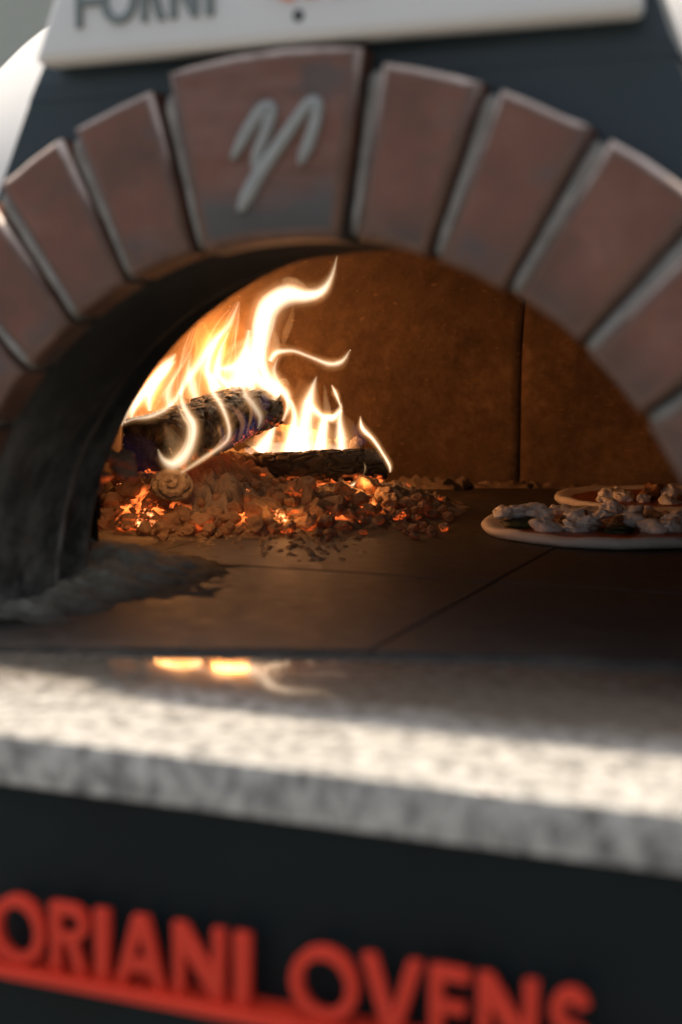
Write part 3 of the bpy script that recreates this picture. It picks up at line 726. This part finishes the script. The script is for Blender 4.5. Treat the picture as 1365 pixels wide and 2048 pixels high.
# pale broken fire brick lumps glowing behind the lower log
for i, (px, py, r, zd) in enumerate(((572, 868, 32, 2.10), (530, 880, 24, 2.08), (625, 880, 22, 2.12), (690, 885, 22, 2.08), (715, 890, 16, 2.06), (655, 890, 18, 2.06))):
    p = at(px, py, zd); o = inst('cinder', coal_me[i], p, r*zd/FPX, (i, 2*i, i)); tag(o, 'pale cracked cinder glowing behind the lower burning log', 'cinder', 'cinders behind the lower log')
# low grey ash heap between the logs
def heap(P):
    q = at(440, 985, 1.80); x, y = P[:, 0]-q[0], P[:, 1]-q[1]
    x = x+fbm(P*22, 3, 51)*.03; y = y+fbm(P*22, 3, 52)*.03; h = .072*np.exp(-((np.abs(x)/.054)**2.6+(np.abs(y)/.058)**2.6)); c1, _ = cells(P*48, 25); c2, _ = cells(P*105, 28)
    return h*(1+fbm(P*20, 3, 4)*.3)+((.5-c1)*.020+(.5-c2)*.011+fbm(P*170, 3, 6)*.004)*np.minimum(1, h/.03)-.012
q = at(440, 985, 1.80); oh = heightfield('grey_ash_heap', q[0]-.13, q[0]+.13, q[1]-.13, q[1]+.13, 180, 180, heap, M['heap'], cut=.012)
# spiral ash curl
cu_c = at(341, 968, 1.715)
bm = bmesh.new(); bmesh.ops.create_icosphere(bm, subdivisions=6, radius=1); P = np.array([v.co[:] for v in bm.verts])
rho = np.hypot(P[:, 0], P[:, 1]); phi = np.arctan2(P[:, 1], P[:, 0]); wrp = fbm(P*2.2, 3, 14)
ph = (phi/(2*math.pi)-rho*2.05+wrp*.28) % 1.0; gro = np.exp(-(np.minimum(ph, 1-ph)/.15)**2)*sstep(-.2, .25, P[:, 2])*sstep(.03, .16, rho)
P = P*(1+.13*fbm(P*1.6, 3, 3)+.05*fbm(P*7, 3, 5)+.02*fbm(P*22, 2, 6)-.34*gro)[:, None]*np.array([.0262, .0205, .019])
P = np.array(cu_c)+FW*.018+P[:, [0]]*RT+P[:, [1]]*UP-P[:, [2]]*FW
for v, p in zip(bm.verts, P): v.co = p
o = bm_obj('ash_curl', bm, M['curl'])
tag(o, 'grey spiral curl of ash below the near end of the upper log', 'ash curl')

# ------------------------------------------------------------------ burning logs
def log(name, label, p1, p2, ra, rb, ex, seed, split=None):
    p1, p2 = np.array(p1), np.array(p2); ax = p2-p1; L = np.linalg.norm(ax); ax /= L
    lat = np.cross(ax, [0, 0, 1.]); lat /= np.linalg.norm(lat); upv = np.cross(lat, ax)
    nl, na = 150, 120; V = []; S = []
    rows = [(0, .0), (0, .35), (0, .7), (0, .92)]+[(k/(nl-1), 1) for k in range(nl)]+[(1, .92), (1, .7), (1, .35), (1, 0.)]
    for t, sc in rows:
        for j in range(na):
            a = 2*math.pi*j/na; c, s = math.cos(a), math.sin(a); k = (abs(c)**ex+abs(s)**ex)**(-1/ex)
            tp = 1-.10*t
            V.append(p1+ax*L*t+(lat*c*ra+upv*s*rb)*k*sc*tp+1e-5*np.array([c, s, 0])); S.append((t, a, sc))
    V = np.array(V); S = np.array(S)
    # tapered, ragged ends
    loc = np.stack([(V-p1)@ax, (V-p1)@lat, (V-p1)@upv], 1)
    rad = loc.copy(); rad[:, 0] = 0; rn = np.linalg.norm(rad, axis=1)[:, None]+1e-6; rad /= rn
    q = loc*np.array([.5, 1, 1])
    d1, d2 = cells(q*70+seed, seed); crack = sstep(.0, .22, d2-d1)
    body = S[:, 2]
    dd = fbm(loc*np.array([10, 22, 22])+seed, 4, seed)*.006-(1-crack)*.0035+fbm(loc*160, 3, seed+3)*.0016
    loc += rad*(dd*body)[:, None]
    endm = np.where(S[:, 0] < .5, -1, 1)*(np.minimum(S[:, 0], 1-S[:, 0]) < .02)
    loc[:, 0] += endm*(fbm(loc*60+seed, 4, seed+9)*.009-.007*(body**3))
    V = p1+loc[:, [0]]*ax+loc[:, [1]]*lat+loc[:, [2]]*upv
    o = mesh_obj(name, V, grid_faces(len(rows), na, True), M['char'])
    bm = bmesh.new(); bm.from_mesh(o.data); bmesh.ops.recalc_face_normals(bm, faces=bm.faces); bm.to_mesh(o.data); bm.free()
    low = (sstep(-.3, -.9, np.sin(S[:, 1]))*(1-crack)*1.0+sstep(-.8, -.98, np.sin(S[:, 1]))*.6)*(S[:, 2] > .99)
    a = o.data.attributes.new('glow', 'FLOAT', 'POINT'); a.data.foreach_set('value', low.astype(np.float32))
    a = o.data.attributes.new('ash', 'FLOAT', 'POINT'); a.data.foreach_set('value', (sstep(.0, .8, np.sin(S[:, 1]))).astype(np.float32))
    return tag(o, label, 'log', 'burning logs')
log('firewood_log', 'upper charred split log lying at a slant with flames running along its side', at(300, 893, 1.735), at(522, 809, 1.95), .046, .035, 3.4, 11)
log('firewood_log', 'lower round charred log lying level on the embers in front of the tallest right flames', at(430, 942, 1.95), at(772, 930, 1.985), .0262, .0258, 2.2, 23)

# ------------------------------------------------------------------ flames: closed bodies of glowing gas
fire = thing('fire', 'bright yellow-white wood fire blazing over two logs at the left of the oven', 'fire', tuple(at(500, 900, 1.9)))
def flame(pts, zd, mat, sq=.8, hollow=0., n=18, m=34, dz=0., wob=.12, pw=1., ruf=0., waves=None):
    P = np.array([[p[0], p[1], p[2], (p[3] if len(p) > 3 else zd)] for p in pts], float); T = np.linspace(0, len(P)-1, m)
    def cr(t):
        i = int(min(t, len(P)-1.0001)); u = t-i; g = lambda k: P[max(0, min(len(P)-1, k))]
        p0, p1, p2, p3 = g(i-1), g(i), g(i+1), g(i+2)
        return .5*((2*p1)+(-p0+p2)*u+(2*p0-5*p1+4*p2-p3)*u*u+(-p0+3*p1-3*p2+p3)*u**3)
    Q = np.array([cr(t) for t in T]); d = np.gradient(Q[:, :2], axis=0); d /= np.linalg.norm(d, axis=1)[:, None]+1e-9
    for _ in range(2): d[1:-1] = (d[:-2]+2*d[1:-1]+d[2:])/4
    d /= np.linalg.norm(d, axis=1)[:, None]+1e-9
    waves = waves or [(k, random.uniform(0, 6.3), random.uniform(-1.1, 1.1)) for k in (2, 3, 5, 7, 9)]
    if ruf: n = max(n, 48)
    sd = random.random()*50; W_ = np.maximum(Q[:, 2], .4)
    W_ *= 1+wob*np.array([mnoise.noise(Vector((t*1.7+sd, sd, 0))) for t in T])
    def ring(scale, flip):
        V = []
        for i in range(m):
            zz = Q[i, 3]+dz+.004*mnoise.noise(Vector((T[i]*.9, sd, 3))); k = zz/FPX; c = at(Q[i, 0], Q[i, 1], zz)
            lat = (RT*(-d[i, 1])+UP*(-d[i, 0])); w = W_[i]*k*scale
            for j in range(n):
                a = 2*math.pi*j/n; q = 1
                if ruf:
                    for (kk, ph, sp) in waves: q += ruf*math.sin(kk*a+ph+sp*T[i])/len(waves)*1.5
                V.append(c+lat*w*q*math.cos(a)+FW*w*sq*q*math.sin(a))
        F = grid_faces(m, n, True)+[tuple(range(n))[::-1], tuple((m-1)*n+j for j in range(n))]
        return V, F
    V, F = ring(1, 0)
    bm = bmesh.new(); vs = [bm.verts.new(v) for v in V]
    for f in F: bm.faces.new([vs[i] for i in f])
    bmesh.ops.recalc_face_normals(bm, faces=bm.faces)
    if hollow:
        V2, F2 = ring(hollow, 1); b2 = bmesh.new(); v2 = [b2.verts.new(v) for v in V2]
        for f in F2: b2.faces.new([v2[i] for i in f])
        bmesh.ops.recalc_face_normals(b2, faces=b2.faces)
        bmesh.ops.reverse_faces(b2, faces=b2.faces)
        tmp = bpy.data.meshes.new('t'); b2.to_mesh(tmp); b2.free(); bm.from_mesh(tmp); bpy.data.meshes.remove(tmp)
    me = bpy.data.meshes.new('flame'); bm.to_mesh(me); bm.free()
    wm = float(np.percentile(Q[:, 2]*Q[:, 3], 70))/FPX
    return part(link('flame', me, fmat(mat, 2*wm*sq*(1-hollow), pw)), fire)
C, B, O, BL, H = 'core', 'body', 'veil', 'blue', 'white'
def strands(pts, zd, count, wpx=(1.2, 2.8)):           # thin brighter threads inside a flame
    for _ in range(count):
        o0, o1 = random.uniform(-.95, .95), random.uniform(-.95, .95); t0, t1 = random.uniform(0, .3), random.uniform(.7, 1)
        P = np.array([list(p)+[zd]*(4-len(p)) for p in pts], float); d = np.gradient(P[:, :2], axis=0); d /= np.linalg.norm(d, axis=1)[:, None]+1e-9
        q = []
        for i in range(len(P)):
            t = i/(len(P)-1)
            if t < t0-.2 or t > t1+.2: continue
            o = (o0*(1-t)+o1*t)*P[i, 2]; w = random.uniform(*wpx)*math.sin(math.pi*min(1, max(0, .08+.84*t)))
            q.append((P[i, 0]-d[i, 1]*o, P[i, 1]+d[i, 0]*o, max(.6, w), P[i, 3]-.01))
        if len(q) > 2: flame(q, zd, 'strand', .9, n=10, m=30, pw=random.uniform(.6, 1.5))
def both(pts, zd, core=.5, sq=.8, hollow=0., st=None, k=1.):  # soft orange envelope, bright body, white core, threads
    wmax = max(p[2] for p in pts); rf = .42 if wmax > 9 else .2
    wv = [(q, random.uniform(0, 6.3), random.uniform(-1.1, 1.1)) for q in (2, 3, 5, 7, 9)]
    lay = ((1.55, O, .55), (1.25, O, .75), (1.02, B, .55), (.84, B, .55), (.66, C if core else B, .30), (.47, C if core else B, .34), (.28, C if core else B, .34))
    if wmax > 16: lay = ((1.22, O, .7), (1.08, O, .7), (.98, B, .6), (.86, B, .5), (.74, B, .5), (.60, C, .42), (.44, C, .42), (.26, C, .35))
    ck = .55+core*.8
    for sc, kd, b in lay:
        flame([(p[0], p[1], p[2]*sc+(1.2 if sc > 1.1 else 0))+tuple(p[3:]) for p in pts], zd, kd, sq, ruf=rf, pw=b*k*(ck if kd == C else 1), waves=wv)
    strands(pts, zd, (0 if wmax < 18 else 2) if st is None else st)
# main column with its curling tip
main = [(470, 800, 42), (482, 767, 44), (503, 726, 38), (519, 685, 30), (524, 649, 29), (537, 613, 31), (572, 588, 27), (612, 591, 21), (645, 582, 17), (664, 552, 9), (675, 511, 2)]
both(main, 1.90, .62, k=1.5)
flame([(512, 742, 1), (515, 722, 8), (520, 690, 16), (527, 650, 20), (540, 612, 22), (575, 590, 20), (615, 592, 14), (640, 584, 9), (658, 562, 2)], 1.89, C, .7, ruf=.3, pw=.7)
flame([(566, 570, 2), (572, 562, 9), (588, 570, 15), (610, 583, 12), (640, 590, 3)], 1.90, B, .8)
both([(524, 700, 10), (529, 742, 17), (547, 770, 19), (570, 786, 15), (577, 812, 10), (566, 842, 4)], 1.92, .6, k=1.4)
both([(490, 720, 8), (510, 750, 15), (532, 772, 18), (560, 790, 14)], 1.90, .6, k=1.4)
flame([(548, 660, 3), (553, 690, 9), (545, 720, 7), (548, 760, 3)], 1.90, B, .5)
flame([(588, 610, 2), (582, 640, 7), (573, 665, 8), (566, 692, 4)], 1.92, O, .8)
# wide left sheet and its streaks
flame([(420, 830, 70), (428, 780, 66), (440, 725, 60), (450, 685, 50), (462, 648, 30), (478, 602, 3)], 1.93, O, .8, ruf=.6, pw=.8)
strands([(420, 830, 60), (428, 780, 60), (440, 725, 55), (450, 685, 45), (462, 648, 28), (478, 602, 3)], 1.92, 6, (1.5, 4))
strands([(320, 850, 40), (335, 800, 40), (352, 750, 32), (372, 700, 20), (388, 655, 5)], 1.94, 4, (1.5, 4))
flame([(400, 800, 30), (405, 750, 26), (408, 700, 20), (404, 660, 14), (398, 640, 3)], 1.92, O, .9, .7)
both([(360, 790, 8), (372, 762, 12), (396, 731, 13), (426, 685, 12), (457, 652, 9), (478, 604, 2)], 1.88, .5, k=1.25)
both([(440, 775, 10), (416, 748, 15), (418, 718, 13), (430, 690, 10), (446, 662, 3)], 1.87, .55, k=1.25)
both([(460, 772, 12), (436, 748, 11), (438, 711, 9), (457, 665, 3)], 1.86, .5, k=1.25)
both([(430, 735, 5), (452, 738, 13), (478, 728, 16), (492, 698, 13), (499, 660, 6)], 1.87, .6, k=1.25)
flame([(445, 720, 4), (460, 700, 6), (485, 685, 7), (520, 672, 5)], 1.88, B, .6)
# far left flames along the wall
both([(243, 852, 5), (258, 822, 13), (277, 798, 18), (303, 765, 22), (332, 733, 20), (352, 708, 4)], 1.93, .6, k=1.25)
both([(300, 822, 8), (299, 795, 14), (312, 765, 15), (335, 738, 10), (352, 722, 3)], 1.90, .6, k=1.25)
both([(262, 835, 6), (272, 808, 12), (283, 788, 11), (290, 775, 3)], 1.91, .5, k=1.25)
flame([(310, 820, 22), (330, 780, 28), (350, 740, 26), (372, 700, 14), (385, 665, 3)], 1.95, O, .8)
flame([(250, 848, 5), (285, 812, 24), (325, 780, 26), (352, 745, 14), (362, 718, 2)], 1.92, O, .8, ruf=.5, pw=.9)
for pts in ([(440, 795, 12), (428, 764, 18), (440, 722, 11), (452, 688, 2)], [(505, 780, 14), (496, 748, 19), (508, 712, 13), (516, 684, 2)], [(395, 806, 14), (384, 768, 18), (378, 735, 9), (383, 708, 2)], [(345, 822, 12), (336, 790, 14), (345, 760, 8), (356, 735, 2)], [(548, 800, 8), (556, 772, 13), (548, 742, 8), (556, 715, 2)]):
    both(pts, 1.885, .35, k=.8, st=1)
flame([(415, 895, 3), (440, 862, 13), (470, 832, 15), (500, 802, 10), (520, 784, 3)], 1.775, O, .5, pw=.4, ruf=.6)
flame([(330, 850, 4), (345, 880, 16), (352, 912, 20), (345, 930, 8)], 1.69, B, .5, pw=.5, ruf=.6)
# flames hugging the upper log
both([(238, 852, 3, 1.72), (265, 838, 6, 1.70), (298, 833, 9, 1.70), (330, 819, 10, 1.71), (354, 795, 10, 1.74), (367, 766, 2, 1.78)], 1.72, .35, k=.75)
both([(366, 766, 2, 1.78), (363, 798, 11, 1.75), (374, 826, 15, 1.73), (386, 850, 18, 1.71), (383, 882, 18, 1.69), (368, 912, 20, 1.68), (346, 928, 19, 1.68), (326, 918, 10, 1.68), (316, 898, 2, 1.68)], 1.70, .5, k=.8)
both([(414, 745, 2, 1.84), (424, 780, 10, 1.81), (442, 808, 10, 1.79), (455, 840, 8, 1.77), (459, 868, 8, 1.755), (447, 889, 7, 1.75), (405, 918, 6, 1.74), (360, 948, 3, 1.72)], 1.78, .35, k=.7)
flame([(452, 870, 3, 1.75), (430, 900, 5, 1.745), (395, 925, 6, 1.735), (352, 950, 3, 1.72)], 1.74, B, .7)
both([(487, 762, 2, 1.88), (490, 788, 10, 1.855), (506, 808, 11, 1.84), (521, 834, 8, 1.82), (516, 858, 2, 1.81)], 1.84, .35, k=.6)
for pts in ([(452, 806, 2), (474, 822, 5), (486, 848, 6), (478, 880, 3)], [(404, 850, 2), (418, 862, 5), (424, 884, 3)], [(430, 840, 2), (440, 862, 4), (440, 886, 2)], [(498, 800, 2), (503, 830, 4), (494, 866, 2)]):
    flame(pts, 1.785, O, .8); flame([(p[0]+5, p[1]+6, p[2]*1.6) for p in pts], 1.79, BL, .8)
flame([(250, 870, 10), (275, 905, 32), (300, 935, 24), (315, 950, 6)], 1.69, BL, .3, pw=.3, ruf=.5)
flame([(360, 945, 4), (400, 915, 12), (450, 885, 14), (500, 860, 14), (545, 832, 6)], 1.79, BL, .5)
flame([(520, 790, 5), (530, 800, 12), (528, 820, 8)], 1.87, BL, .8)
# right group behind the lower log
both([(600, 908, 36), (604, 880, 34), (610, 845, 28), (617, 808, 24), (625, 778, 13), (634, 752, 2)], 2.03, .7, k=1.45)
flame([(590, 900, 60), (600, 850, 42), (608, 800, 34), (600, 772, 20), (590, 765, 3)], 2.05, O, .7)
both([(580, 905, 20), (584, 870, 14), (590, 835, 10), (583, 805, 6), (577, 800, 2)], 2.02, .7, k=1.45)
both([(640, 905, 24), (645, 865, 20), (652, 838, 14), (668, 836, 11), (679, 820, 6), (684, 806, 2)], 2.03, .7, k=1.45)
both([(612, 800, 6), (628, 818, 10), (648, 834, 10), (670, 832, 7), (683, 820, 4)], 2.02, .6, k=1.45)
both([(684, 905, 18), (682, 870, 15), (680, 840, 10), (684, 812, 3)], 2.02, .5, k=1.45)
both([(664, 770, 1.5), (671, 785, 5), (677, 800, 4), (682, 814, 2)], 2.03, .4, k=1.45)
flame([(650, 770, 2), (652, 800, 6), (655, 830, 8), (640, 850, 4)], 2.04, B, .5)
flame([(700, 905, 22), (702, 880, 18), (698, 850, 12), (688, 830, 3)], 2.04, O, .7)
flame([(706, 850, 6), (716, 870, 12), (725, 890, 12)], 2.03, BL, .8)
both([(520, 905, 26), (535, 880, 20), (548, 855, 9), (556, 840, 3)], 2.05, .8, k=1.45)
flame([(490, 905, 10), (560, 908, 24), (630, 905, 24), (690, 905, 8)], 2.05, H, .8)
both([(721, 832, 1), (725, 856, 7), (746, 878, 6), (764, 904, 5), (779, 930, 5), (781, 945, 2)], 1.96, .6, k=1.45)
both([(700, 972, 2), (718, 966, 5), (738, 961, 2)], 1.93, .8, k=1.45)
flame([(652, 985, 1), (648, 978, 3), (655, 968, 1)], 1.93, B, .8)
flame([(728, 950, 1), (731, 935, 2.2), (728, 925, .8)], 1.93, B, .8)
# side tongue
both([(540, 722, 8), (552, 706, 10), (570, 702, 7.5), (592, 703, 6), (626, 716, 6), (660, 728, 8), (685, 722, 7), (701, 699, 1.5)], 1.92, .6)
flame([(545, 800, 3), (552, 775, 7), (568, 762, 6), (580, 770, 2)], 1.95, B, .6, .5)
# firelight
def lamp(px, py, zd, power, rad, col=(1, .335, .07)):
    l = bpy.data.lights.new('fire_glow', 'POINT'); l.energy = power; l.shadow_soft_size = rad; l.color = col
    o = bpy.data.objects.new('fire_glow', l); COL.objects.link(o); o.location = at(px, py, zd); return o
lamp(450, 700, 2.07, .85, .03); lamp(600, 850, 2.09, .40, .025); lamp(320, 770, 1.98, .36, .02); lamp(345, 905, 1.62, .19, .03, (1, .38, .10)); lamp(720, 962, 1.87, .06, .012, (1, .38, .10)); lamp(566, 1022, 1.715, .03, .012, (1, .38, .10))

# ------------------------------------------------------------------ pizzas
def pizza(cx, cy, label, seed, toppings):
    rg = np.random.default_rng(seed); root = thing('pizza', label, 'pizza', (cx, cy, 0.0005), 'pizzas baking on the oven floor')
    R0 = .165; na = 120
    prof = [(0, .004), (.3, .006), (.6, .0065), (.80, .0075), (.88, .0100), (.93, .0128), (.965, .0134), (.99, .0118), (1.0, .008), (.995, .005), (.97, .001), (.6, .0006), (0, .0006)]
    V = []
    for r, z in prof:
        for j in range(na):
            a = 2*math.pi*j/na; w = 1+.018*math.sin(2*a+seed)+.012*mnoise.noise(Vector((math.cos(a)*2, math.sin(a)*2, seed)))
            hz = 1+.22*mnoise.noise(Vector((math.cos(a)*3, math.sin(a)*3, seed+4)))
            V.append((cx+R0*r*w*math.cos(a), cy+R0*r*w*math.sin(a), .0005+z*hz))
    V = np.array(V); V += np.stack([fbm(V*60+k*5, 3, k+seed) for k in range(3)], 1)*np.array([.001, .001, .0012])
    V[:, 2] = np.maximum(V[:, 2], .0006)
    o = mesh_obj('crust', V, grid_faces(len(prof), na, True), M['dough']); o.data.update(); part(o, root)
    V = []; nr = 24
    for i in range(nr):
        r = (i/(nr-1))*.885
        for j in range(na):
            a = 2*math.pi*j/na; w = 1+.018*math.sin(2*a+seed)+.03*mnoise.noise(Vector((math.cos(a)*5, math.sin(a)*5, seed+2)))*(i/nr)**2
            V.append((cx+R0*r*w*math.cos(a), cy+R0*r*w*math.sin(a), .0095+.0012*mnoise.noise(Vector((r*20*math.cos(a), r*20*math.sin(a), seed)))-.0015*(i == nr-1)))
    part(mesh_obj('sauce', V, grid_faces(nr, na, True), M['sauce']), root)
    for kind, u, v, size, lift in toppings:            # u along the picture, v away from the camera, in radii
        ux, uy = RT[0], RT[1]; fx, fy = -math.sin(YAW), math.cos(YAW)
        p = (cx+R0*(u*ux+v*fx), cy+R0*(u*uy+v*fy), .013+lift)
        if kind == 'c': inst('cheese_lump', rg.choice(cheese_me), (p[0], p[1], p[2]-.003), size*.76, (rg.uniform(-.4, .4), rg.uniform(-.4, .4), rg.uniform(0, 6.3)), root)
        elif kind == 'm': inst('mushroom_slice', rg.choice(mush_me), (p[0], p[1], p[2]-.003), size*.7, (rg.uniform(-.6, .6), rg.uniform(-.6, .6), rg.uniform(0, 6.3)), root)
        else: inst('greens', rg.choice(leaf_me), p, size, (0, 0, rg.uniform(0, 6.3)), root)
    return root
def blob(seed, st):
    bm = bmesh.new(); bmesh.ops.create_icosphere(bm, subdivisions=4, radius=1); P = np.array([v.co[:] for v in bm.verts])
    n1 = fbm(P*1.4+seed*3, 2, seed); n2 = np.abs(fbm(P*3.2+seed, 3, seed+2))
    P = P*(1+.55*n1-.22*(n2 < .08)*(1-n2/.08)+.20*n2)[:, None]*np.array(st)
    for v, p in zip(bm.verts, P): v.co = p
    me = bpy.data.meshes.new('blob'); bm.to_mesh(me); bm.free(); me.polygons.foreach_set('use_smooth', [True]*len(me.polygons)); return me
cheese_me = [blob(500+i, (1, .8, RNG.uniform(.42, .66))) for i in range(9)]; mush_me = [blob(600+i, (1, .8, .45)) for i in range(4)]; leaf_me = [lump(700+i, 3, .6, 1.2, (1, .8, .3)) for i in range(3)]
for s, m_ in ((cheese_me, M['cheese']), (mush_me, M['brown']), (leaf_me, M['leaf'])):
    for me in s: me.materials.append(m_)
top1 = [('g', -.72, -.12, .030, -.001), ('g', -.05, -.45, .024, -.002), ('c', -.83, -.02, .016, .016), ('c', -.74, .0, .018, .014), ('c', -.62, .04, .023, .012), ('c', -.52, .02, .017, .012), ('c', -.55, -.32, .026, .002), ('c', -.36, -.36, .020, .002),
        ('c', -.33, -.1, .021, .010), ('c', -.25, -.35, .020, .008), ('m', -.27, -.02, .018, .012), ('c', -.12, -.12, .019, .012), ('m', -.06, -.3, .021, .008), ('c', -.02, .1, .021, .016), ('c', .06, -.22, .022, .010), ('c', .14, .0, .020, .016),
        ('c', .2, -.38, .026, .004), ('m', .26, -.1, .022, .010), ('c', .33, -.4, .020, .004), ('c', .40, -.2, .022, .008), ('c', .52, -.32, .024, .008), ('c', .58, -.1, .023, .012), ('m', .66, -.3, .024, .004), ('c', .75, -.15, .020, .01), ('c', .85, -.2, .022, .006), ('m', .78, -.4, .02, .002)]
rr = np.random.default_rng(3)
for k in range(26):
    a, r = rr.uniform(0, 6.28), .8*math.sqrt(rr.uniform(0, 1)); u, v = r*math.cos(a), r*math.sin(a)
    if v > -.2: top1.append((rr.choice(['c', 'c', 'm']), u, v, rr.uniform(.012, .022), .004))
pizza(.061, .826, 'front pizza with heaped white cheese, mushrooms and dark greens, nearer the oven mouth', 5, top1)
top2 = [('c', -.55, -.1, .024, .004), ('c', -.45, -.2, .022, .006), ('c', -.62, -.25, .016, 0), ('c', -.3, -.3, .016, .002), ('m', -.16, -.1, .030, .012), ('c', -.02, -.15, .025, .01), ('c', -.1, -.45, .024, -.003), ('c', .12, -.48, .018, -.003),
        ('c', .25, -.05, .022, .006), ('c', .32, -.35, .024, .003), ('m', .45, 0, .02, .003), ('c', .6, -.2, .02, .003), ('m', .75, -.3, .02, .004), ('c', .4, .2, .02, .004), ('c', .0, .3, .02, .004), ('c', -.4, .25, .02, .003), ('c', .85, 0, .02, .003)]
pizza(.074, 1.166, 'back pizza with few cheese lumps on dark tomato sauce, deeper in the oven', 9, top2)
